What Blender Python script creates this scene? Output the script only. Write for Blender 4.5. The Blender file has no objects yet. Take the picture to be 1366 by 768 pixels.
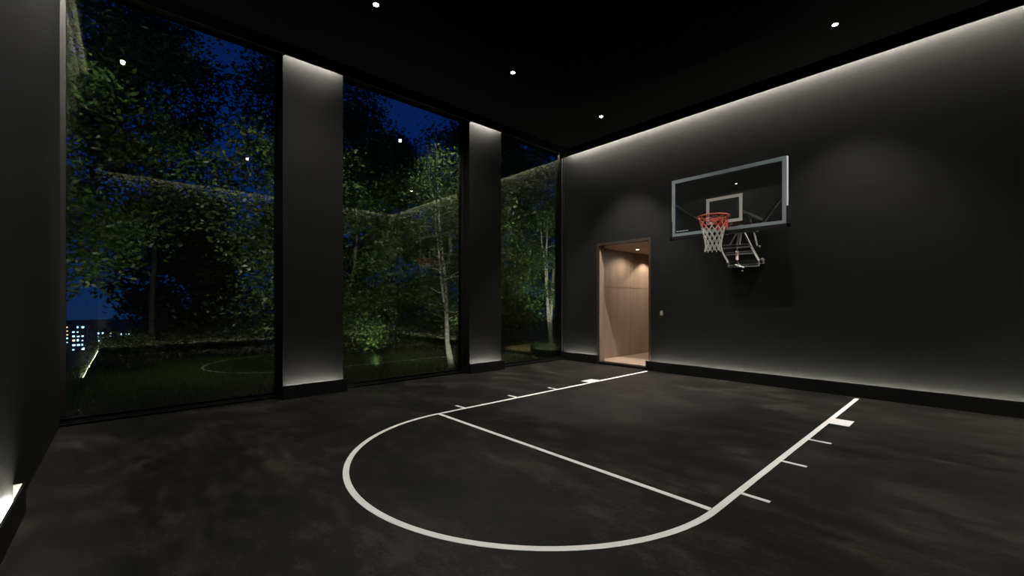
import bpy, bmesh, math, random
import numpy as np
from mathutils import Vector, Matrix
PI = math.pi
S = bpy.context.scene
COL = S.collection

# ------------------------------------------------------------------ materials
def mat(name):
    m = bpy.data.materials.new(name); m.use_nodes = True
    nt = m.node_tree; nt.nodes.clear()
    out = nt.nodes.new('ShaderNodeOutputMaterial')
    return m, nt, out
def princ(name, color, rough=.5, metal=0., spec=.5, bump=None, var=None, trans=None):
    """var=(scale xyz, amount, detail): noise variation of the base colour in object space"""
    m, nt, out = mat(name); N = nt.nodes; L = nt.links
    b = N.new('ShaderNodeBsdfPrincipled')
    b.inputs['Base Color'].default_value = (*color, 1)
    b.inputs['Roughness'].default_value = rough
    b.inputs['Metallic'].default_value = metal
    b.inputs['Specular IOR Level'].default_value = spec
    if var or bump:
        tc = N.new('ShaderNodeTexCoord')
    if var:
        sc, amt, det = var
        mp = N.new('ShaderNodeMapping'); mp.inputs['Scale'].default_value = sc
        nz = N.new('ShaderNodeTexNoise'); nz.inputs['Scale'].default_value = 1; nz.inputs['Detail'].default_value = det
        L.new(tc.outputs['Object'], mp.inputs['Vector']); L.new(mp.outputs[0], nz.inputs['Vector'])
        mr = N.new('ShaderNodeMapRange'); mr.inputs['From Min'].default_value = .3; mr.inputs['From Max'].default_value = .7
        mr.inputs['To Min'].default_value = 1 - amt; mr.inputs['To Max'].default_value = 1 + amt
        L.new(nz.outputs['Fac'], mr.inputs['Value'])
        mx = N.new('ShaderNodeVectorMath'); mx.operation = 'SCALE'; mx.inputs[0].default_value = color
        L.new(mr.outputs[0], mx.inputs['Scale']); L.new(mx.outputs[0], b.inputs['Base Color'])
    if bump:
        sc, st = bump
        mp2 = N.new('ShaderNodeMapping'); mp2.inputs['Scale'].default_value = sc
        n2 = N.new('ShaderNodeTexNoise'); n2.inputs['Scale'].default_value = 1; n2.inputs['Detail'].default_value = 4
        L.new(tc.outputs['Object'], mp2.inputs['Vector']); L.new(mp2.outputs[0], n2.inputs['Vector'])
        bp = N.new('ShaderNodeBump'); bp.inputs['Strength'].default_value = st; bp.inputs['Distance'].default_value = .01
        L.new(n2.outputs['Fac'], bp.inputs['Height']); L.new(bp.outputs[0], b.inputs['Normal'])
    L.new(b.outputs[0], out.inputs['Surface'])
    return m
def emis(name, color, strength):
    m, nt, out = mat(name)
    e = nt.nodes.new('ShaderNodeEmission'); e.inputs['Color'].default_value = (*color, 1); e.inputs['Strength'].default_value = strength
    nt.links.new(e.outputs[0], out.inputs['Surface'])
    return m
def glass(name, tint, refl, ior=1.5):
    m, nt, out = mat(name); N = nt.nodes; L = nt.links
    fr = N.new('ShaderNodeFresnel'); fr.inputs['IOR'].default_value = ior
    rf = N.new('ShaderNodeBsdfRefraction'); rf.inputs['IOR'].default_value = ior; rf.inputs['Color'].default_value = (*tint, 1); rf.inputs['Roughness'].default_value = 0
    gl = N.new('ShaderNodeBsdfGlossy'); gl.inputs['Color'].default_value = (*refl, 1); gl.inputs['Roughness'].default_value = 0
    mx = N.new('ShaderNodeMixShader')
    L.new(fr.outputs[0], mx.inputs[0]); L.new(rf.outputs[0], mx.inputs[1]); L.new(gl.outputs[0], mx.inputs[2])
    L.new(mx.outputs[0], out.inputs['Surface'])
    return m
def leafmat(name, c1, c2):
    m, nt, out = mat(name); N = nt.nodes; L = nt.links
    geo = N.new('ShaderNodeNewGeometry')
    mix = N.new('ShaderNodeMix'); mix.data_type = 'RGBA'
    mix.inputs['A'].default_value = (*c1, 1); mix.inputs['B'].default_value = (*c2, 1)
    L.new(geo.outputs['Random Per Island'], mix.inputs['Factor'])
    b = N.new('ShaderNodeBsdfPrincipled'); b.inputs['Roughness'].default_value = .42
    b.inputs['Specular IOR Level'].default_value = .5
    L.new(mix.outputs['Result'], b.inputs['Base Color'])
    tr = N.new('ShaderNodeBsdfTranslucent'); L.new(mix.outputs['Result'], tr.inputs['Color'])
    ms = N.new('ShaderNodeMixShader'); ms.inputs[0].default_value = .3
    L.new(b.outputs[0], ms.inputs[1]); L.new(tr.outputs[0], ms.inputs[2]); L.new(ms.outputs[0], out.inputs['Surface'])
    return m
def floor_material():
    m, nt, out = mat('dark_floor'); N = nt.nodes; L = nt.links
    tc = N.new('ShaderNodeTexCoord')
    def noise(scale, det, rough=.6, sc=(1, 1, 1)):
        mp = N.new('ShaderNodeMapping'); mp.inputs['Scale'].default_value = sc
        n = N.new('ShaderNodeTexNoise'); n.inputs['Scale'].default_value = scale; n.inputs['Detail'].default_value = det; n.inputs['Roughness'].default_value = rough
        L.new(tc.outputs['Object'], mp.inputs['Vector']); L.new(mp.outputs[0], n.inputs['Vector']); return n
    n1 = noise(.9, 6, .62, (1, 1.6, 1)); n2 = noise(5, 8, .7, (.7, 2, 1)); n3 = noise(38, 4, .7)
    def mth(op, a, b):
        q = N.new('ShaderNodeMath'); q.operation = op
        for i, v in enumerate((a, b)):
            if isinstance(v, (int, float)): q.inputs[i].default_value = v
            else: L.new(v, q.inputs[i])
        return q.outputs[0]
    n4 = noise(2.2, 10, .78, (1, 1.3, 1))
    f = mth('ADD', mth('MULTIPLY', n1.outputs['Fac'], .28), mth('ADD', mth('MULTIPLY', n2.outputs['Fac'], .27), mth('ADD', mth('MULTIPLY', n4.outputs['Fac'], .30), mth('MULTIPLY', n3.outputs['Fac'], .15))))
    cr = N.new('ShaderNodeValToRGB'); e = cr.color_ramp.elements
    e[0].position = .455; e[0].color = (.0016, .0014, .0012, 1)
    e[1].position = .565; e[1].color = (.0235, .0198, .0172, 1)
    q = cr.color_ramp.elements.new(.508); q.color = (.0068, .0058, .0051, 1)
    L.new(f, cr.inputs['Fac'])
    # plank tone differences (long planks run across the hoop wall direction)
    br = N.new('ShaderNodeTexBrick'); br.offset = .37
    br.inputs['Scale'].default_value = 1; br.inputs['Brick Width'].default_value = 1.9; br.inputs['Row Height'].default_value = .32
    br.inputs['Mortar Size'].default_value = .0015; br.inputs['Color1'].default_value = (.66, .66, .67, 1); br.inputs['Color2'].default_value = (1.3, 1.26, 1.22, 1)
    br.inputs['Mortar'].default_value = (.6, .6, .6, 1)
    L.new(tc.outputs['Object'], br.inputs['Vector'])
    mx = N.new('ShaderNodeMix'); mx.data_type = 'RGBA'; mx.blend_type = 'MULTIPLY'; mx.inputs['Factor'].default_value = 1
    L.new(cr.outputs['Color'], mx.inputs['A']); L.new(br.outputs['Color'], mx.inputs['B'])
    b = N.new('ShaderNodeBsdfPrincipled'); L.new(mx.outputs['Result'], b.inputs['Base Color'])
    b.inputs['Specular IOR Level'].default_value = .16
    mr = N.new('ShaderNodeMapRange'); mr.inputs['To Min'].default_value = .45; mr.inputs['To Max'].default_value = .75
    L.new(n2.outputs['Fac'], mr.inputs['Value']); L.new(mr.outputs[0], b.inputs['Roughness'])
    bp = N.new('ShaderNodeBump'); bp.inputs['Strength'].default_value = .25; bp.inputs['Distance'].default_value = .004
    L.new(f, bp.inputs['Height']); L.new(bp.outputs[0], b.inputs['Normal'])
    L.new(b.outputs[0], out.inputs['Surface'])
    return m

def wood_material(name, c1, c2, vec_scale):
    m, nt, out = mat(name); N = nt.nodes; L = nt.links
    tc = N.new('ShaderNodeTexCoord'); mp = N.new('ShaderNodeMapping'); mp.inputs['Scale'].default_value = vec_scale
    nz = N.new('ShaderNodeTexNoise'); nz.inputs['Scale'].default_value = 1; nz.inputs['Detail'].default_value = 6
    L.new(tc.outputs['Object'], mp.inputs['Vector']); L.new(mp.outputs[0], nz.inputs['Vector'])
    cr = N.new('ShaderNodeValToRGB'); e = cr.color_ramp.elements
    e[0].position = .3; e[0].color = (*c1, 1); e[1].position = .7; e[1].color = (*c2, 1)
    L.new(nz.outputs['Fac'], cr.inputs['Fac'])
    b = N.new('ShaderNodeBsdfPrincipled'); b.inputs['Roughness'].default_value = .38
    L.new(cr.outputs['Color'], b.inputs['Base Color']); L.new(b.outputs[0], out.inputs['Surface'])
    return m

M = {}
M['floor'] = floor_material()
M['hoop_wall'] = princ('charcoal_wall', (.0068, .0069, .0067), .52, 0, .16, bump=((.6, 1, 70), .12), var=((.55, .4, 14), .16, 5))
M['column'] = princ('column_paint', (.0050, .0051, .0049), .58, 0, .12, bump=((1, 1, 70), .1), var=((.5, 1.2, 12), .12, 5))
M['ceiling'] = princ('ceiling_black', (.0024, .0023, .0022), .8, 0, .06, var=((.8, .8, .8), .2, 3))
M['trim'] = princ('black_trim', (.0035, .0035, .0036), .5, 0, .25)
M['frame'] = princ('window_frame_black', (.0045, .0048, .0048), .55, 0, .2)
M['track'] = princ('track_metal', (.05, .052, .052), .35, .9, .5)
M['glass'] = glass('window_glass', (.97, 1, .98), (.92, 1, .66), 1.95)
M['bglass'] = glass('backboard_glass', (.93, .97, .96), (.95, 1, 1), 1.62)
M['line'] = princ('white_line_paint', (.86, .86, .84), .55, 0, .4, var=((6, 6, 6), .05, 4))
M['led'] = emis('led_warm', (1, .94, .82), 320)
M['led_back'] = emis('led_warm_far', (1, .93, .80), 1500)
M['led_col'] = emis('led_warm_column', (1, .95, .84), 460)
M['led_base'] = emis('led_warm_base', (1, .97, .84), 290)
M['led_colbase'] = emis('led_warm_column_base', (1, .95, .84), 520)
M['lens'] = emis('downlight_lens', (1, .96, .88), 60)
M['housing'] = princ('downlight_ring', (.02, .02, .02), .4, .2)
M['frame_blue'] = princ('backboard_frame', (.30, .36, .385), .45, .35, .5)
M['silver'] = princ('bright_aluminium', (.80, .82, .82), .35, .1, .5)
M['gray_metal'] = princ('bracket_gray', (.24, .235, .225), .45, .35, .5)
M['brace'] = princ('brace_light_gray', (.55, .56, .54), .5, .1)
M['handle'] = princ('handle_light', (.75, .76, .74), .4)
M['bolt'] = princ('bolt_gray', (.20, .20, .19), .5, .3)
M['dark_metal'] = princ('bracket_dark', (.02, .02, .02), .5, .2)
M['motor'] = princ('actuator_gray', (.34, .27, .25), .4, .3)
M['square'] = princ('target_tape', (.52, .52, .50), .6)
M['pad'] = princ('edge_padding_black', (.005, .005, .005), .6, 0, .3)
M['rim'] = princ('rim_orange', (.60, .10, .06), .4, 0, .5)
M['net_red'] = princ('net_cord_red', (.58, .13, .09), .8)
M['net'] = princ('net_cord', (.55, .54, .49), .85)
M['wood_wall'] = wood_material('corridor_wood_wall', (.34, .25, .19), (.42, .32, .25), (.6, 5, .4))
M['wood_floor'] = wood_material('corridor_wood_floor', (.46, .34, .255), (.56, .42, .32), (7, .5, 1))
M['wood_ceil'] = princ('corridor_ceiling', (.46, .34, .26), .6)
M['jamb'] = princ('door_jamb_brown', (.018, .010, .007), .5)
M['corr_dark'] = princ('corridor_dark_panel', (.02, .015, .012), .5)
M['switch'] = princ('switch_plate', (.20, .205, .15), .35, .5)
M['rocker'] = princ('switch_rocker', (.32, .33, .26), .35)
M['leaf_a'] = leafmat('leaves_mid_green', (.022, .055, .010), (.085, .15, .03))
M['leaf_b'] = leafmat('leaves_olive', (.025, .052, .012), (.095, .14, .036))
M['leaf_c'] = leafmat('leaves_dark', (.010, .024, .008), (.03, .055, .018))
M['bark_pale'] = princ('pale_bark', (.42, .40, .33), .8, var=((9, 9, 14), .5, 5), bump=((20, 20, 30), .5))
M['bark'] = princ('brown_bark', (.10, .085, .06), .85, var=((9, 9, 14), .4, 5))
M['lawn'] = princ('lawn_soil', (.02, .03, .010), .95, var=((3, 3, 3), .4, 5))
M['grass'] = leafmat('grass_blades', (.035, .085, .012), (.085, .17, .03))
M['land'] = princ('dark_hillside', (.012, .016, .014), .9)
M['concrete'] = princ('city_facade', (.08, .09, .11), .8)
M['city_lit'] = emis('city_window_light', (.42, .70, 1.0), 5)
M['city_warm'] = emis('city_warm_light', (1., .7, .45), 2.)

# ------------------------------------------------------------------ mesh helpers
class MB:
    def __init__(s): s.bm = bmesh.new()
    def box(s, x0, x1, y0, y1, z0, z1):
        vs = [s.bm.verts.new(p) for p in ((x0,y0,z0),(x1,y0,z0),(x1,y1,z0),(x0,y1,z0),(x0,y0,z1),(x1,y0,z1),(x1,y1,z1),(x0,y1,z1))]
        for f in ((0,3,2,1),(4,5,6,7),(0,1,5,4),(1,2,6,5),(2,3,7,6),(3,0,4,7)): s.bm.faces.new([vs[i] for i in f])
        return s
    def tube(s, pts, rads, seg=10, cap=True):
        if not hasattr(rads, '__len__'): rads = [rads]*len(pts)
        P = [Vector(p) for p in pts]; rings = []
        up = None
        for i, p in enumerate(P):
            t = (P[min(i+1, len(P)-1)] - P[max(i-1, 0)]).normalized()
            if up is None:
                up = Vector((0,0,1)) if abs(t.z) < .9 else Vector((1,0,0))
            a = t.cross(up).normalized(); b = a.cross(t).normalized(); up = b
            rings.append([s.bm.verts.new(p + (a*math.cos(2*PI*k/seg) + b*math.sin(2*PI*k/seg))*rads[i]) for k in range(seg)])
        for r0, r1 in zip(rings, rings[1:]):
            for k in range(seg):
                f = s.bm.faces.new((r0[k], r0[(k+1)%seg], r1[(k+1)%seg], r1[k])); f.smooth = True
        if cap:
            s.bm.faces.new(rings[0][::-1]); s.bm.faces.new(rings[-1])
        return s
    def bar(s, a, b, w, h=None):
        """square section bar from a to b"""
        h = h or w; a, b = Vector(a), Vector(b); t = (b-a).normalized()
        up = Vector((0,0,1)) if abs(t.z) < .95 else Vector((0,1,0))
        u = t.cross(up).normalized()*w/2; v = u.cross(t).normalized()*h/2
        r = [[s.bm.verts.new(p + u*i + v*j) for i, j in ((-1,-1),(1,-1),(1,1),(-1,1))] for p in (a, b)]
        for k in range(4): s.bm.faces.new((r[0][k], r[0][(k+1)%4], r[1][(k+1)%4], r[1][k]))
        s.bm.faces.new(r[0][::-1]); s.bm.faces.new(r[1])
        return s
    def torus(s, c, R, r, seg=48, sec=10):
        rings = []
        for i in range(seg):
            a = 2*PI*i/seg
            rings.append([s.bm.verts.new((c[0]+(R+r*math.cos(q))*math.cos(a), c[1]+(R+r*math.cos(q))*math.sin(a), c[2]+r*math.sin(q))) for q in [2*PI*k/sec for k in range(sec)]])
        for i in range(seg):
            A, B = rings[i], rings[(i+1)%seg]
            for k in range(sec):
                f = s.bm.faces.new((A[k], B[k], B[(k+1)%sec], A[(k+1)%sec])); f.smooth = True
        return s
    def cyl(s, c, r, z0, z1, seg=32, r1=None):
        r1 = r if r1 is None else r1
        A = [s.bm.verts.new((c[0]+r*math.cos(2*PI*k/seg), c[1]+r*math.sin(2*PI*k/seg), z0)) for k in range(seg)]
        B = [s.bm.verts.new((c[0]+r1*math.cos(2*PI*k/seg), c[1]+r1*math.sin(2*PI*k/seg), z1)) for k in range(seg)]
        for k in range(seg): s.bm.faces.new((A[k], A[(k+1)%seg], B[(k+1)%seg], B[k]))
        s.bm.faces.new(A[::-1]); s.bm.faces.new(B)
        return s
    def ball(s, c, r):
        bmesh.ops.create_uvsphere(s.bm, u_segments=14, v_segments=10, radius=r, matrix=Matrix.Translation(c)); return s
    def build(s, name, m, parent=None, bevel=0, kind=None, origin=None):
        me = bpy.data.meshes.new(name)
        bmesh.ops.recalc_face_normals(s.bm, faces=s.bm.faces)
        if origin is not None: bmesh.ops.translate(s.bm, verts=s.bm.verts, vec=-Vector(origin))
        s.bm.to_mesh(me); s.bm.free()
        me.materials.append(m)
        o = bpy.data.objects.new(name, me); COL.objects.link(o)
        if origin is not None: o.location = origin
        if parent:
            o.parent = parent
            if origin is None: o.location = -Vector(parent.location)
        if bevel:
            b = o.modifiers.new('bevel', 'BEVEL'); b.width = bevel; b.segments = 2; b.limit_method = 'ANGLE'
        if kind: o['kind'] = kind
        return o
def tag(o, label=None, cat=None, group=None, kind=None):
    if label: o['label'] = label
    if cat: o['category'] = cat
    if group: o['group'] = group
    if kind: o['kind'] = kind
    return o
def empty(name, loc, label=None, cat=None, group=None, kind=None):
    o = bpy.data.objects.new(name, None); COL.objects.link(o); o.location = loc; o.empty_display_size = .2
    return tag(o, label, cat, group, kind)
def struct(name, mb, m, parent=None, label=None, cat=None):
    o = mb.build(name, m, parent)
    if not parent: tag(o, label, cat, kind='structure')
    return o
def light(name, kind, loc, energy, color=(1,1,1), target=None, **kw):
    d = bpy.data.lights.new(name, kind); d.energy = energy; d.color = color
    for k, v in kw.items(): setattr(d, k, v)
    o = bpy.data.objects.new(name, d); COL.objects.link(o); o.location = loc
    if target is not None: o.rotation_euler = (Vector(target)-Vector(loc)).to_track_quat('-Z', 'Y').to_euler()
    return o

# ------------------------------------------------------------------ dimensions (metres)
W = 9.3; YB = -9.15; ZC = 5.46; ZP = 5.27; GX = -.24; H = .21
D0, D1, DZ = .96, 2.29, 2.89          # doorway

# ------------------------------------------------------------------ room shell
struct('floor', MB().box(-.32, W, YB, 0, -.2, 0), M['floor'], label='dark mottled charcoal sports floor of the indoor court', cat='floor')
struct('ceiling', MB().box(-.5, W+.2, YB-.2, .2, ZC, ZC+.25), M['ceiling'], label='black ceiling over the indoor court', cat='ceiling')
wf = MB()
wf.box(-.5, D0-.06, 0, .2, -.2, ZC); wf.box(D1+.05, W+.2, 0, .2, -.2, ZC); wf.box(D0-.06, D1+.05, 0, .2, DZ+.05, ZC)
struct('wall_back', wf, M['hoop_wall'], label='dark charcoal wall behind the basketball hoop', cat='wall')
struct('wall_right', MB().box(W, W+.2, YB-.2, 0, -.2, ZC), M['hoop_wall'], label='charcoal wall opposite the windows', cat='wall')
struct('wall_front', MB().box(-.5, W, YB-.2, YB, -.2, ZC), M['hoop_wall'], label='charcoal wall behind the viewer', cat='wall')

# base plinths with light slot behind them, and cove pelmets along the ceiling
def plinth_y(name, x0, x1, y, s):        # s=-1: wall face at y, plinth stands on the -y side
    a, b = sorted((y+s*.06, y+s*.045))
    o = struct(name, MB().box(x0, x1, a, b, 0, H), M['trim'])
    a, b = sorted((y+s*.044, y+s*.002))
    l = MB().box(x0+.03, x1-.03, a, b, .105, .115).build('led_strip', M['led_base'], o)
    MB().box(x0, x0+.012, min(y, y+s*.045), max(y, y+s*.045), 0, H).build('end_cap', M['trim'], o)
    MB().box(x1-.012, x1, min(y, y+s*.045), max(y, y+s*.045), 0, H).build('end_cap', M['trim'], o)
    return o
def plinth_x(name, y0, y1, x, s):
    a, b = sorted((x+s*.06, x+s*.045))
    o = struct(name, MB().box(a, b, y0, y1, 0, H), M['trim'])
    a, b = sorted((x+s*.044, x+s*.002))
    MB().box(a, b, y0+.03, y1-.03, .105, .115).build('led_strip', M['led_base'], o)
    MB().box(min(x, x+s*.045), max(x, x+s*.045), y0, y0+.012, 0, H).build('end_cap', M['trim'], o)
    MB().box(min(x, x+s*.045), max(x, x+s*.045), y1-.012, y1, 0, H).build('end_cap', M['trim'], o)
    return o
plinth_y('baseboard_back', -.15, D0-.085, 0, -1)
plinth_y('baseboard_back.001', 2.245, W-.06, 0, -1)
plinth_x('baseboard_right', YB+.06, -.06, W, -1)
plinth_y('baseboard_front', 2.66, W-.06, YB, 1)
def cove_y(name, x0, x1, y, s, lx0=None, lx1=None, gap=.115, far=False):
    a, b = sorted((y+s*gap, y+s*(gap+.03)))
    o = struct(name, MB().box(x0, x1, a, b, ZP, ZC), M['trim'])
    a, b = sorted((y+s*gap*.26, y+s*gap*.74)) if not far else sorted((y+s*.099, y+s*.113))
    MB().box(x0 if lx0 is None else lx0, x1 if lx1 is None else lx1, a, b, ZC-.035, ZC-.02).build('led_strip', M['led'] if not far else M['led_back'], o)
    return o
def cove_x(name, y0, y1, x, s, ly0=None, ly1=None):
    a, b = sorted((x+s*.115, x+s*.145))
    o = struct(name, MB().box(a, b, y0, y1, ZP, ZC), M['trim'])
    a, b = sorted((x+s*.03, x+s*.085))
    MB().box(a, b, y0 if ly0 is None else ly0, y1 if ly1 is None else ly1, ZC-.035, ZC-.02).build('led_strip', M['led'], o)
    return o
cove_y('trim_1', -.19, W-.15, 0, -1, -.10, W-.15)
cove_x('trim_2', YB+.15, -.15, W, -1)
cove_y('trim_3', -.19, W-.15, YB, 1, .1, 2.66, far=True)
struct('trim_4', MB().box(.06, .09, YB+.15, -.15, ZP+.01, ZC), M['trim'])

# ------------------------------------------------------------------ columns between the windows
COLS = [(-6.78, -5.86), (-3.22, -2.34)]
names = ('wide dark column left of the middle window, lit from top and base', 'narrower-looking dark column beside the narrow far window, lit from top and base')
for (y0, y1), lab in zip(COLS, names):
    c = empty('column', (-.15, (y0+y1)/2, 0), lab, 'column', kind='structure')
    MB().box(-.40, 0, y0, y1, 0, ZC).build('shaft', M['column'], c)
    p = MB().box(.045, .06, y0-.012, y1+.05, 0, H).build('plinth', M['trim'], c)
    MB().box(-.27, .045, y0-.02, y0-.004, 0, H).build('plinth_return', M['trim'], c)
    MB().box(0, .045, y1+.035, y1+.05, 0, H).build('plinth_return', M['trim'], c)
    MB().box(.003, .043, y0+.02, y1-.0, .105, .115).build('led_strip', M['led_colbase'], c)
    MB().box(.012, .056, y0+.02, y1-.02, ZC-.06, ZC-.045).build('led_strip', M['led_col'], c)
    for ya in (y0, y1-.012):  # added slot ends, block the strip's stray reflection in the window glass
        MB().box(.001, .059, ya, ya+.012, ZP+.015, ZC).build('added_led_shield', M['trim'], c)
    MB().box(-.39, -.10, y0-.010, y0-.001, 0, ZC).build('side_panel', M['frame'], c)

# ------------------------------------------------------------------ windows
def window(n, y0, y1, lab):
    w = empty('window_%d' % n, (GX, (y0+y1)/2, 0), lab, 'window', kind='structure')
    f = MB()
    f.box(GX-.04, GX+.04, y0, y0+.05, .05, ZC); f.box(GX-.04, GX+.04, y1-.05, y1, .05, ZC)
    f.box(GX-.04, GX+.04, y0, y1, .05, .09); f.box(GX-.04, GX+.04, y0, y1, ZC-.05, ZC)
    f.build('window_frame', M['frame'], w)
    t = MB().box(-.32, -.16, y0, y1, 0.0, .035).box(-.31, -.17, y0, y1, .035, .05)
    t.build('sill_track', M['frame'], w)
    MB().box(-.160, -.148, y0, y1, .024, .034).box(-.199, -.187, y0, y1, .088, .094).build('track_rail', M['track'], w)
    MB().box(GX-.012, GX+.012, y0+.03, y1-.03, .07, ZC-.03).build('glass_pane', M['glass'], w)
window(1, YB, COLS[0][0]-.01, 'tall wide floor-to-ceiling window at the left')
window(2, COLS[0][1], COLS[1][0]-.01, 'tall floor-to-ceiling window between the two columns')
window(3, COLS[1][1], 0, 'narrow tall window in the far corner beside the charcoal wall')
MB().box(-.175, -.16, -.022, -.004, .05, 5.30).build('trim_5', M['track'], kind='structure')

# ------------------------------------------------------------------ doorway and wooden corridor
d = empty('door_1', (D0, 0, 0), 'open doorway in the charcoal wall with a thin dark brown frame', 'doorway', kind='structure')
MB().box(D0-.06, D0, -.012, .02, 0, DZ+.05).box(D1, D1+.05, -.004, .2, 0, DZ+.05).box(D0, D1, -.008, .2, DZ, DZ+.05).build('door_frame', M['jamb'], d)
MB().box(D0, D1, -.004, .2, 0, .055).build('threshold', M['trim'], d)
MB().box(D0-.02, D0-.002, .021, .2, .055, DZ).build('jamb_lining', M['wood_wall'], d)
struct('floor.001', MB().box(.4, 3.2, .2, 6.2, -.2, .055), M['wood_floor'], label='pale wooden floor of the corridor seen through the doorway', cat='floor')
cw = MB()
for a, b in ((.2, 1.75), (1.756, 3.3), (3.306, 6.2)):
    cw.box(.5, .72, a, b, .07, 1.893); cw.box(.5, .72, a, b, 1.909, 2.89)
cw.box(.5, .712, .2, 6.2, .055, 2.89)
struct('wall_corridor', cw, M['wood_wall'], label='light wooden panelled wall of the corridor', cat='wall')
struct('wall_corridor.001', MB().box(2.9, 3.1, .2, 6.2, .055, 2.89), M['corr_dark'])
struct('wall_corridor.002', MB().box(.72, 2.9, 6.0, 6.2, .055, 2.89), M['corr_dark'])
struct('ceiling.001', MB().box(.5, 3.1, .2, 6.2, 2.89, 3.05), M['wood_ceil'])
def downlight(x, y, z, label, group, power, r=.032, spot=True, col=(1, .95, .88), size=150, blend=.8):
    e = empty('recessed_downlight', (x, y, z), label, 'ceiling light', group)
    b = MB(); b.torus((x, y, z-.003), r*1.35, r*.22, 28, 8); b.build('trim_ring', M['housing'], e)
    MB().cyl((x, y), r, z-.008, z-.001, 28).build('lens', M['lens'], e)
    light('downlight_beam', 'SPOT', (x, y, z-.03), power, col, (x, y, 0), spot_size=math.radians(size), spot_blend=blend if size > 90 else .6, shadow_soft_size=.03)
G = 'recessed downlights over the court'
P = 310
downlight(1.80, -1.08, ZC, 'small ceiling spotlight nearest the far corner, above the doorway', G, P*3.4, size=78, blend=1.)
downlight(1.80, -3.63, ZC, 'small ceiling spotlight in the middle of the row near the windows', G, P)
downlight(1.80, -6.10, ZC, 'small bright ceiling spotlight at top centre, opposite the wide column', G, P*.8)
downlight(1.80, -8.60, ZC, 'ceiling spotlight at the viewer end, seen only mirrored in the left window', G, P*.4)
downlight(5.83, -1.08, ZC, 'small ceiling spotlight above and right of the backboard', G, P*1.35, size=82, blend=1.)
downlight(5.83, -3.63, ZC, 'ceiling spotlight above the right side of the key, out of view', G, P*.9)
downlight(5.83, -6.10, ZC, 'ceiling spotlight over the near end of the key, out of view', G, P*.6)
downlight(1.21, 1.32, 2.89, 'small ceiling spotlight in the wooden corridor beyond the doorway', None, 30, .03, col=(1, .84, .68), size=150, blend=.6)
light('corridor_beam', 'SPOT', (1.15, 2.45, 2.86), 48, (1, .84, .68), (.85, 2.45, 0), spot_size=math.radians(110), spot_blend=.3, shadow_soft_size=.04)
light('corridor_beam', 'SPOT', (2.2, 2.6, 2.86), 45, (1, .84, .68), (2.0, 2.2, 0), spot_size=math.radians(160), spot_blend=.5, shadow_soft_size=.04)

# ------------------------------------------------------------------ court marking
XC, HW, YF, LW = 4.14, 1.80, -5.47, .052
cm = empty('court_marking', (XC, YF, 0), 'white painted free-throw lane with half circle on the dark floor', 'court line')
bm = bmesh.new(); path = [(XC-HW, -.165), (XC-HW, YF)]
path += [(XC-HW*math.cos(a), YF-HW*math.sin(a)) for a in [PI*k/96 for k in range(1, 96)]]
path += [(XC+HW, YF), (XC+HW, -.185)]
pv = []
for i, p in enumerate(path):
    a, b = path[max(i-1, 0)], path[min(i+1, len(path)-1)]
    if i in (1,): a, b = path[0], path[1]
    t = Vector((b[0]-a[0], b[1]-a[1])).normalized(); n = Vector((-t.y, t.x))*LW/2
    pv.append([bm.verts.new((p[0]+s*n.x, p[1]+s*n.y, z)) for s, z in ((-1, 0), (1, 0), (1, .0025), (-1, .0025))])
for A, B in zip(pv, pv[1:]):
    for k in range(4): bm.faces.new((A[k], A[(k+1)%4], B[(k+1)%4], B[k]))
bm.faces.new(pv[0]); bm.faces.new(pv[-1][::-1])
kb = MB(); kb.bm = bm; kb.build('key_outline', M['line'], cm)
MB().box(XC-HW+.03, XC+HW-.03, YF-.025, YF+.025, 0, .0024).build('free_throw_line', M['line'], cm)
for s in (-1, 1):
    x0, x1 = sorted((XC+s*(HW+.024), XC+s*(HW+.222)))
    for y in (-3.08, -4.02, -5.03):
        MB().box(x0, x1, y-.021, y+.021, 0, .0024).build('hash_mark', M['line'], cm)
    MB().box(x0, x1, -2.16, -1.84, 0, .0024).build('block', M['line'], cm)

# ------------------------------------------------------------------ basketball hoop
BX, BY, BW, BZ0, BZ1 = 4.315, -1.1, .915, 2.70, 3.735
hp = empty('basketball_hoop', (BX, 0, 2.2), 'wall-mounted glass backboard with orange rim and white net', 'basketball hoop')
hp['label'] = 'wall-mounted basketball hoop with glass backboard, orange rim and white net'
x0, x1 = BX-BW, BX+BW
MB().box(x0+.01, x1-.01, BY+.004, BY+.016, BZ0+.01, BZ1-.01).build('backboard_glass', M['bglass'], hp)
f = MB(); fw = .062
f.box(x0, x1, BY-.006, BY+.03, BZ1-fw, BZ1); f.box(x0, x1, BY-.006, BY+.03, BZ0, BZ0+fw*.9)
f.box(x0, x0+fw*.9, BY-.006, BY+.03, BZ0+fw*.9, BZ1-fw); f.box(x1-fw*.9, x1, BY-.006, BY+.03, BZ0+fw*.9, BZ1-fw)
f.build('backboard_frame', M['frame_blue'], hp, .003)
for ea, eb in ((x1+.001, x1+.012), (x0-.012, x0-.001)):
    tag(MB().box(ea, eb, BY+.005, BY+.052, BZ0+.28, BZ1).build('edge_rail', M['silver'], hp), 'bright aluminium edge rail')
MB().box(x0, x1, BY+.031, BY+.052, BZ1-.03, BZ1).box(x0, x0+.03, BY+.031, BY+.052, BZ0, BZ1-.03).box(x1-.03, x1, BY+.031, BY+.052, BZ0, BZ1-.03).box(x0, x1, BY+.031, BY+.052, BZ0, BZ0+.03).build('rear_frame', M['dark_metal'], hp)
q = MB(); sx0, sx1, sz0, sz1, sw = 4.02, 4.605, 2.835, 3.285, .05
q.box(sx0, sx1, BY-.003, BY+.003, sz1-sw, sz1); q.box(sx0, sx1, BY-.003, BY+.003, sz0, sz0+sw)
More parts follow.
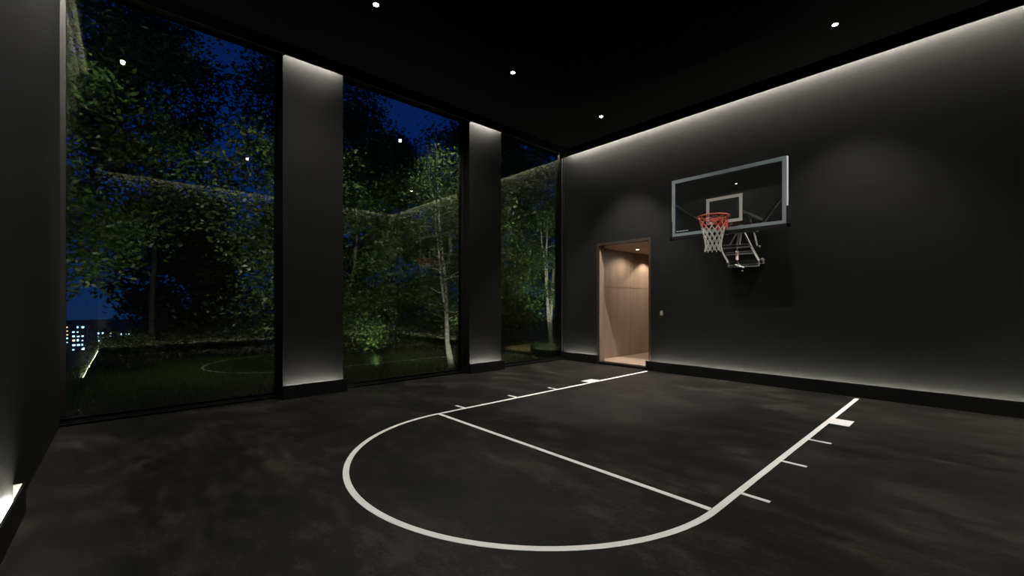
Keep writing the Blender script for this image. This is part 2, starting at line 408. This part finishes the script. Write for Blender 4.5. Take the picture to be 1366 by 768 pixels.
q.box(sx0, sx0+sw, BY-.003, BY+.003, sz0+sw, sz1-sw); q.box(sx1-sw, sx1, BY-.003, BY+.003, sz0+sw, sz1-sw)
q.build('target_square', M['square'], hp)
pd = MB()
pd.box(x0-.045, x1+.045, BY-.014, BY+.055, BZ0-.055, BZ0+.004)
pd.box(x0-.045, x0-.001, BY-.014, BY+.055, BZ0-.055, BZ0+.27); pd.box(x1+.001, x1+.045, BY-.014, BY+.055, BZ0-.055, BZ0+.27)
pd.build('edge_padding', M['pad'], hp, .006)
lg = MB()
for k, (a, b) in enumerate(((0, .05), (.06, .1), (.11, .17), (.18, .21))): lg.box(x0+.08+a, x0+.08+b, BY-.001, BY+.004, BZ0+.085, BZ0+.10)
lg.build('maker_mark', M['square'], hp)
# rim
RR, RZ = .232, 2.895; RY = BY-.15-RR
r = MB(); r.torus((BX-.02, RY, RZ), RR, .011, 56, 10)
r.build('rim', M['rim'], hp)
rb = MB(); rx = BX-.02
rb.box(rx-.085, rx+.085, BY-.055, BY-.006, RZ-.17, RZ+.005)
rb.box(rx-.09, rx+.09, BY-.17, BY-.05, RZ-.03, RZ-.018)
rb.bar((rx-.06, BY-.06, RZ-.10), (rx-.12, BY-.22, RZ-.015), .016); rb.bar((rx+.06, BY-.06, RZ-.10), (rx+.12, BY-.22, RZ-.015), .016)
rb.bar((rx-.07, BY-.05, RZ-.02), (rx-.13, BY-.20, RZ), .018); rb.bar((rx+.07, BY-.05, RZ-.02), (rx+.13, BY-.20, RZ), .018)
rb.build('rim_bracket', M['rim'], hp)
# net: cords that cross in a diamond pattern, red in the upper part, white below
NL = 12
def netp(i, t):
    a = 2*PI*i/NL; ang = a
    rad = RR-.012 - (RR-.012-.118)*min(1, t*1.25)**.8 + (.012*max(0, t-.85)/.15)
    return (rx+rad*math.cos(ang), RY+rad*math.sin(ang), RZ-.012-.55*t)
rows = [0, .09, .19, .30, .42, .55, .69, .84, 1.0]
red, wh = MB(), MB()
for i in range(NL):
    for s in (-1, 1):
        for k in range(len(rows)-1):
            o0 = .5*(k % 2); o1 = .5*((k+1) % 2)
            a = i+o0; b = a + s*.5
            tgt = red if k < 3 else wh
            p0, p1 = Vector(netp(a, rows[k])), Vector(netp(b, rows[k+1])); mid = (p0+p1)/2
            mid.z -= .004
            tgt.tube([p0, mid, p1], .0075 if k < 3 else .0058, 6, False)
for i in range(NL):                       # hooks and knots
    p = netp(i, 0); red.tube([(p[0], p[1], RZ+.004), (p[0], p[1], RZ-.045)], .008, 6)
    for k in range(1, len(rows)):
        (red if k < 3 else wh).ball(netp(i+.5*(k % 2), rows[k]), .0095)
red.build('net_loops', M['net_red'], hp); hp.children[-1]['label'] = 'red upper loops of the net'
wh.build('net', M['net'], hp)
# rear bracket
gm = M['gray_metal']
MB().bar((3.44, BY+.07, 3.29), (3.80, -.90, 3.01), .045, .03).build('diagonal_brace', M['brace'], hp)
MB().bar((5.14, BY+.07, 3.12), (4.865, BY+.10, 2.755), .035, .03).build('diagonal_brace', M['brace'], hp)
MB().bar((4.378, -.55, 2.86), (4.345, -.62, 2.512), .024).build('center_post', gm, hp)
MB().bar((4.412, -.55, 2.86), (4.386, -.62, 2.508), .024).build('center_post', gm, hp)
MB().bar((4.372, -.57, 2.80), (4.234, -.62, 2.525), .020).build('diagonal_arm', gm, hp)
MB().bar((4.38, -.52, 2.84), (4.576, -.60, 2.447), .026).bar((4.576, -.60, 2.447), (4.55, -.16, 2.262), .026).build('side_arm', gm, hp)
MB().bar((4.067, -.62, 2.470), (4.022, -.16, 2.262), .024).build('side_arm', gm, hp)
MB().bar((4.06, -.62, 2.467), (4.582, -.60, 2.460), .026).build('cross_bar', gm, hp)
MB().bar((4.085, -.57, 2.529), (4.54, -.57, 2.511), .013).build('cross_bar', gm, hp)
MB().bar((4.048, -.40, 2.372), (4.565, -.40, 2.366), .026).build('cross_bar', gm, hp)
MB().bar((4.060, -.34, 2.416), (4.53, -.34, 2.408), .013).build('cross_bar', gm, hp)
MB().bar((4.04, -.14, 2.163), (4.55, -.14, 2.158), .022).bar((4.545, -.14, 2.158), (4.545, -.14, 2.25), .020).bar((4.022, -.14, 2.163), (4.022, -.14, 2.25), .016).build('lower_frame', gm, hp)
MB().box(3.98, 4.60, -.125, -.001, 2.20, 2.28).build('wall_plate', M['dark_metal'], hp)
for ax in (4.05, 4.56):
    MB().bar((ax, -.03, 3.0), (ax, BY+.05, 3.02), .035).build('upper_arm', M['dark_metal'], hp)
MB().bar((4.05, -.54, 2.86), (4.56, -.54, 2.86), .03).bar((4.07, -.54, 2.86), (4.07, -.54, 3.0), .025).bar((4.54, -.54, 2.86), (4.54, -.54, 3.0), .025).build('hanger_frame', M['dark_metal'], hp)
MB().box(3.98, 4.63, -.03, -.001, 2.93, 3.07).build('wall_plate', M['dark_metal'], hp)
MB().tube([(4.303, -.50, 2.41), (4.272, -.40, 2.27)], .024, 12).build('actuator', M['motor'], hp)
MB().tube([(4.303, -.50, 2.41), (4.33, -.55, 2.60)], .011, 10).build('actuator_rod', M['dark_metal'], hp)
tag(MB().tube([(4.205, -.3, 2.19), (4.35, -.3, 2.13)], .011, 8).build('crank_handle', M['handle'], hp), 'bright crank handle')
MB().tube([(4.272, -.40, 2.27), (4.27, -.3, 2.165)], .008, 6).build('crank_rod', M['dark_metal'], hp)
for c_, rr in (((4.255, -.80, 2.69), .020), ((4.725, -.80, 2.685), .024), ((4.70, -.6, 2.447), .018), ((4.60, -.14, 2.27), .024), ((4.005, -.15, 2.262), .018), ((4.27, -.14, 2.08), .016)):
    MB().ball(c_, rr).build('bolt', M['bolt'], hp)
MB().bar((4.255, -.80, 2.69), (4.725, -.80, 2.685), .012).bar((4.30, -.8, 2.69), (4.30, -.8, 3.01), .018).bar((4.68, -.8, 2.69), (4.57, -.8, 3.01), .018).build('pivot_rod', M['dark_metal'], hp)
gs = bmesh.new(); vs = [[gs.verts.new((x, y, z)) for y, z in ((-.80, 2.68), (-.70, 2.62), (-.60, 2.47), (-.64, 2.45), (-.74, 2.56))] for x in (4.665, 4.677)]
for k in range(5): gs.faces.new((vs[0][k], vs[0][(k+1)%5], vs[1][(k+1)%5], vs[1][k]))
gs.faces.new(vs[0][::-1]); gs.faces.new(vs[1]); g_ = MB(); g_.bm = gs; g_.build('gusset_plate', M['gray_metal'], hp)

# ------------------------------------------------------------------ light switch
sw = empty('light_switch', (2.595, 0, 1.268), 'small pale metal switch plate on the charcoal wall right of the doorway', 'light switch')
MB().box(2.56, 2.63, -.009, -.001, 1.215, 1.32).build('plate', M['switch'], sw, .003)
MB().box(2.578, 2.612, -.015, -.0095, 1.242, 1.293).build('rocker', M['rocker'], sw, .002)

# ------------------------------------------------------------------ outdoors
rng = np.random.default_rng(7)
def leaves_mesh(name, pts, size, m, parent, droop=.3):
    n = len(pts)
    d = rng.normal(size=(n, 3)); d[:, 2] = d[:, 2]*.6 - droop; d /= np.linalg.norm(d, axis=1)[:, None]
    u = rng.normal(size=(n, 3)); u -= (u*d).sum(1)[:, None]*d; u /= np.linalg.norm(u, axis=1)[:, None]
    nrm = np.cross(d, u)
    s = size*rng.uniform(.6, 1.3, n)[:, None]
    v = np.empty((n, 4, 3))
    v[:, 0] = pts; v[:, 1] = pts + d*s*.5 + u*s*.24 + nrm*s*.07; v[:, 2] = pts + d*s; v[:, 3] = pts + d*s*.5 - u*s*.24 + nrm*s*.07
    me = bpy.data.meshes.new(name)
    me.vertices.add(n*4); me.vertices.foreach_set('co', v.reshape(-1))
    me.loops.add(n*4); me.loops.foreach_set('vertex_index', np.arange(n*4, dtype=np.int32))
    me.polygons.add(n); me.polygons.foreach_set('loop_start', np.arange(0, n*4, 4, dtype=np.int32)); me.polygons.foreach_set('loop_total', np.full(n, 4, dtype=np.int32))
    me.update(); me.validate(); me.materials.append(m)
    o = bpy.data.objects.new(name, me); COL.objects.link(o); o.parent = parent
    return o
def tree(label, x, y, h, crown, low, nleaf, leaf, size=.09, bark='bark', rad=.07, stems=1, group=None, name='tree', nbr=26, lean=(0, 0), clump=.24, z0=-.12, cat='tree', seed=None):
    """crown = horizontal crown radius, low = height where the foliage starts"""
    rs = random.Random(seed if seed is not None else int((x*31+y*17+h*7)*100))
    e = empty(name, (x, y, z0), label, cat, group)
    tb = MB(); tips = []; wts = []
    for si in range(stems):
        a0 = rs.uniform(0, 2*PI); sp = 0 if stems == 1 else .5
        hh = h*rs.uniform(.85, 1) if si else h
        pts = []; px, py = 0, 0
        nseg = 9
        for k in range(nseg+1):
            t = k/nseg
            pts.append((px + lean[0]*t + sp*math.cos(a0)*t**.8*1.1, py + lean[1]*t + sp*math.sin(a0)*t**.8*1.1, hh*.93*t))
            px += rs.gauss(0, .05); py += rs.gauss(0, .05)
        r0 = rad*(1 if si == 0 else .75)
        tb.tube(pts, [r0*(1-.85*k/nseg)*(1.35 if k == 0 else 1) for k in range(nseg+1)], 8)
        for b in range(max(4, nbr//stems)):
            t = (low/h)*.8 + (1-(low/h)*.8)*((b+rs.random())/max(4, nbr//stems)); t = min(t, .99)
            i = min(int(t*nseg), nseg-1); q = t*nseg-i
            A, B = Vector(pts[i]), Vector(pts[i+1]); base = A.lerp(B, q)
            ang = b*2.4 + rs.uniform(-.5, .5)
            prof = math.sin(PI*min(1, max(.12, (t-(low/h)*.6)/(1-(low/h)*.6)))**.8)**.6 if t < .98 else .3
            ln = crown*max(.25, prof)*rs.uniform(.7, 1.1)
            up = rs.uniform(.15, .7)
            br = [base + Vector((math.cos(ang)*ln*s, math.sin(ang)*ln*s, ln*up*s - .25*ln*s*s)) + Vector((rs.gauss(0,.04), rs.gauss(0,.04), rs.gauss(0,.04)))*(s > 0) for s in (0, .33, .66, 1)]
            tb.tube(br, [r0*.42*(1-t*.6), r0*.28*(1-t*.6), r0*.18*(1-t*.5), .005], 5)
            for s in (.45, .65, .8, .92, 1.0):
                j = min(int(s*3), 2); c = br[j].lerp(br[j+1], s*3-j)
                for _ in range(3):
                    tips.append(c + Vector((rs.gauss(0, .28), rs.gauss(0, .28), rs.gauss(0, .22)))*min(1, crown)); wts.append(rs.random()**2.5 + .03)
    o = tb.build('trunk', M[bark], e); o.location = (0, 0, 0)
    T = np.array([tuple(t) for t in tips]); wv = np.array(wts); idx = rng.choice(len(T), nleaf, p=wv/wv.sum())
    p = T[idx] + rng.normal(size=(nleaf, 3))*np.array((clump, clump, clump*.7))
    p[:, 2] = np.maximum(p[:, 2], .15)
    leaves_mesh('foliage', p, size, M[leaf], e)
    return e

g = bmesh.new()
prof = [(-.32, -.12), (-14, -.15), (-22, -1.5), (-60, -9), (-140, -15), (-600, -15)]
for (xa, za), (xb, zb) in zip(prof, prof[1:]):
    g.faces.new([g.verts.new(p) for p in ((xa, -200, za), (xb, -260, zb), (xb, 500, zb), (xa, 300, za))])
gm_ = MB(); gm_.bm = g; bmesh.ops.remove_doubles(g, verts=g.verts, dist=.001)
gr = gm_.build('ground', M['lawn'], kind='structure'); tag(gr, 'dark garden ground outside the windows', 'ground')

TG = None
tree('leafy tree filling the upper left of the left window, leaves faintly lit', -4.2, -9.5, 9.0, 1.9, 3.0, 26000, 'leaf_a', .11, nbr=40, seed=3)
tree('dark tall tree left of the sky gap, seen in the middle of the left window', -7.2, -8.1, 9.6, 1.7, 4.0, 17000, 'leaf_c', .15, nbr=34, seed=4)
tree('lit leafy tree beside the wide column, at the right edge of the left window', -3.6, -5.8, 7.7, 1.1, .8, 19000, 'leaf_b', .105, nbr=42, seed=5)
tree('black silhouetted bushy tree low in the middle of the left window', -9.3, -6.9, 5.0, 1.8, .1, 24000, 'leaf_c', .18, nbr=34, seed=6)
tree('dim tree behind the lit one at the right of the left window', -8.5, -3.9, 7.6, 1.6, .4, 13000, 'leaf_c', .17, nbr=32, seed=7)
tree('tall leafy tree just right of the wide column in the middle window', -4.6, -4.0, 8.3, 1.45, .4, 21000, 'leaf_a', .11, nbr=46, seed=8)
tree('bushy tree at the centre of the middle window, under the sky', -6.4, -1.8, 7.7, 1.8, .3, 21000, 'leaf_a', .125, nbr=44, seed=9)
tree('slender pale-trunked forked tree close to the glass beside the far column', -1.55, -2.62, 6.2, .75, 1.7, 9000, 'leaf_b', .075, bark='bark_pale', rad=.065, stems=2, nbr=30, lean=(.0, .06), clump=.17, seed=12)
tree('dense tree behind the pale-trunked one at the right of the middle window', -4.2, -.35, 8.0, 1.5, .3, 24000, 'leaf_b', .12, nbr=44, seed=10)
tree('leafy tree at the left of the narrow far window', -6.0, 3.1, 9.4, 1.7, 1.2, 24000, 'leaf_a', .14, nbr=44, seed=11)
tree('pale multi-stemmed tree at the right of the narrow far window, trunks lit', -4.3, 4.0, 8.8, 1.2, 2.2, 16000, 'leaf_a', .115, bark='bark_pale', rad=.075, stems=3, nbr=33, clump=.2, seed=13)
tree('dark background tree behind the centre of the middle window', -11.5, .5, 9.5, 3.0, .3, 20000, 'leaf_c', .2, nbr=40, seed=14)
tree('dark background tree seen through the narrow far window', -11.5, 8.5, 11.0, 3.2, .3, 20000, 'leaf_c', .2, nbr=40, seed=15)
# shrubs
SG = 'low shrubs in the garden'
for k, (x, y, h, c, lf, lab) in enumerate((
    (-3.2, -5.2, 1.6, .6, 'leaf_b', 'knee-high shrub with lit leaves under the tree beside the wide column'),
    (-2.7, -4.75, 1.5, .6, 'leaf_a', 'rounded green shrub just right of the wide column base'),
    (-5.5, -3.0, 1.5, .9, 'leaf_c', 'dark low shrub in the middle of the middle window'),
    (-5.2, -.9, 1.3, .8, 'leaf_c', 'dark low shrub behind the pale-trunked tree'),
    (-5.0, 2.4, 1.6, .8, 'leaf_c', 'dark shrub at the left of the narrow far window'),
    (-5.2, 4.9, 1.7, .8, 'leaf_a', 'green shrub at the foot of the pale multi-stemmed tree'),
    (-8.0, -6.0, 1.4, 1.0, 'leaf_c', 'dark wide shrub beyond the lawn in the left window'),
    (-6.5, -8.3, .8, .5, 'leaf_b', 'small pale-leaved shrub at the lower left of the left window'))):
    tree(lab, x, y, h, c, .05, 3500, lf, .09, rad=.02, stems=3, nbr=18, clump=.14, name='shrub', group=SG, cat='shrub', seed=30+k)
# grass
def grass(name, n, xr, yr, hmin, hmax, label):
    x = rng.uniform(*xr, n); y = rng.uniform(*yr, n); hh = rng.uniform(hmin, hmax, n); a = rng.uniform(0, 2*PI, n)
    w = .006; lx = rng.normal(size=n)*.35*hh; ly = rng.normal(size=n)*.35*hh
    v = np.empty((n, 3, 3)); z = -.125
    v[:, 0] = np.stack([x-w*np.cos(a), y-w*np.sin(a), np.full(n, z)], 1); v[:, 1] = np.stack([x+w*np.cos(a), y+w*np.sin(a), np.full(n, z)], 1)
    v[:, 2] = np.stack([x+lx, y+ly, z+hh], 1)
    me = bpy.data.meshes.new(name); me.vertices.add(n*3); me.vertices.foreach_set('co', v.reshape(-1))
    me.loops.add(n*3); me.loops.foreach_set('vertex_index', np.arange(n*3, dtype=np.int32))
    me.polygons.add(n); me.polygons.foreach_set('loop_start', np.arange(0, n*3, 3, dtype=np.int32)); me.polygons.foreach_set('loop_total', np.full(n, 3, dtype=np.int32))
    me.update(); me.materials.append(M['grass'])
    o = bpy.data.objects.new(name, me); COL.objects.link(o)
    tag(o, label, 'grass', kind='stuff')
grass('lawn_grass', 90000, (-7.5, -.4), (-9.8, 3.5), .05, .15, 'short green lawn outside the windows')
grass('tall_grass', 9000, (-3.4, -1.2), (-5.9, -4.1), .2, .5, 'tall grass tuft outside just right of the wide column')

# distant city
cr_ = random.Random(5)
for k in range(12):
    X = -200 - (k*7 % 5)*14; u = -31 + k*2.15
    Y = u*(-X/200)
    w = cr_.uniform(3, 4.2); hgt = cr_.uniform(5, 9.5)
    side = ('left', 'middle', 'right')[min(2, k//4)]; size = 'taller' if hgt > 7.2 else 'lower'
    e = empty('distant_building', (X, Y, -15), '%s far-off building with lit windows, %s in the city glow at lower left' % (size, side), 'building', 'distant lit buildings beyond the garden')
    MB().box(X-4, X, Y-w/2, Y+w/2, -15, -15+hgt).build('facade', M['concrete'], e)
    for i in range(int(hgt/1.5)):
        for j in range(int(w/1.1)):
            if cr_.random() < .85:
                yy = Y-w/2+.3+j*1.1; zz = -15+.6+i*1.5
                MB().box(X+.01, X+.1, yy, yy+cr_.uniform(.25, .7), zz, zz+cr_.uniform(.2, .7)).build('window', M['city_warm'] if cr_.random() < .18 else M['city_lit'], e)

# garden lamps (warm floods at the eaves and at ground level)
gc = (1, .98, .86)
def flood(loc, tgt, e, size=70, r=.08): light('garden_flood', 'SPOT', loc, e, gc, tgt, spot_size=math.radians(size), spot_blend=.7, shadow_soft_size=r)
for loc, tgt, e, sz in (
    ((-.7, -8.9, 5.5), (-4.2, -9.2, 2.6), 70, 90), ((-.7, -7.2, 5.5), (-4.0, -6.2, 2.6), 90, 80),
    ((-.7, -4.9, 5.5), (-4.6, -3.9, 1.6), 120, 80), ((-.7, -3.3, 5.5), (-4.2, -1.0, 2.0), 130, 80),
    ((-.7, -.3, 5.5), (-5.0, 3.6, 2.0), 280, 60),
    ((-2.0, -8.0, .1), (-4.2, -9.2, 5.5), 60, 75), ((-1.5, -6.8, .1), (-3.6, -5.9, 4.0), 60, 70),
    ((-1.7, -4.5, .1), (-4.6, -3.9, 4.0), 75, 70), ((-.6, -3.15, .1), (-1.55, -2.62, 1.0), 26, 100),
    ((-2.4, -1.7, .1), (-4.4, -.5, 4.0), 80, 80), ((-2.6, 2.4, .1), (-4.5, 4.0, 3.0), 190, 70)):
    flood(loc, tgt, e*1.9, sz)

# ------------------------------------------------------------------ world: dusk-blue night sky
w = bpy.data.worlds.new('night_sky'); S.world = w; w.use_nodes = True
nt = w.node_tree; nt.nodes.clear(); N = nt.nodes; L = nt.links
out = N.new('ShaderNodeOutputWorld'); bg = N.new('ShaderNodeBackground'); tc = N.new('ShaderNodeTexCoord'); sp = N.new('ShaderNodeSeparateXYZ')
cr = N.new('ShaderNodeValToRGB'); el = cr.color_ramp.elements
el[0].position = 0; el[0].color = (.0025, .017, .070, 1)
el[1].position = .62; el[1].color = (.0012, .0058, .038, 1)
q = el.new(.2); q.color = (.0015, .0175, .120, 1)
L.new(tc.outputs['Generated'], sp.inputs[0]); L.new(sp.outputs['Z'], cr.inputs['Fac']); L.new(cr.outputs['Color'], bg.inputs['Color'])
bg.inputs['Strength'].default_value = 1.2
L.new(bg.outputs[0], out.inputs['Surface'])

# ------------------------------------------------------------------ camera and render look
fpx, yaw, hy = 566.3, .8319, 404.74
cd = bpy.data.cameras.new('camera'); cd.sensor_width = 36; cd.lens = 36*fpx/1366; cd.shift_y = (hy-384)/1366
cd.clip_end = 2000
cam = bpy.data.objects.new('camera', cd); COL.objects.link(cam); cam.location = (7.202, -8.571, 1.475)
cam.rotation_euler = (PI/2, 0, yaw)
S.camera = cam
S.view_settings.view_transform = 'Standard'; S.view_settings.look = 'None'; S.view_settings.exposure = 0; S.view_settings.gamma = 1
S.view_settings.use_curve_mapping = False
c = S.cycles
c.use_denoising = True; c.max_bounces = 10; c.transmission_bounces = 8; c.glossy_bounces = 5; c.diffuse_bounces = 3
c.sample_clamp_indirect = 4; c.caustics_reflective = False; c.caustics_refractive = False
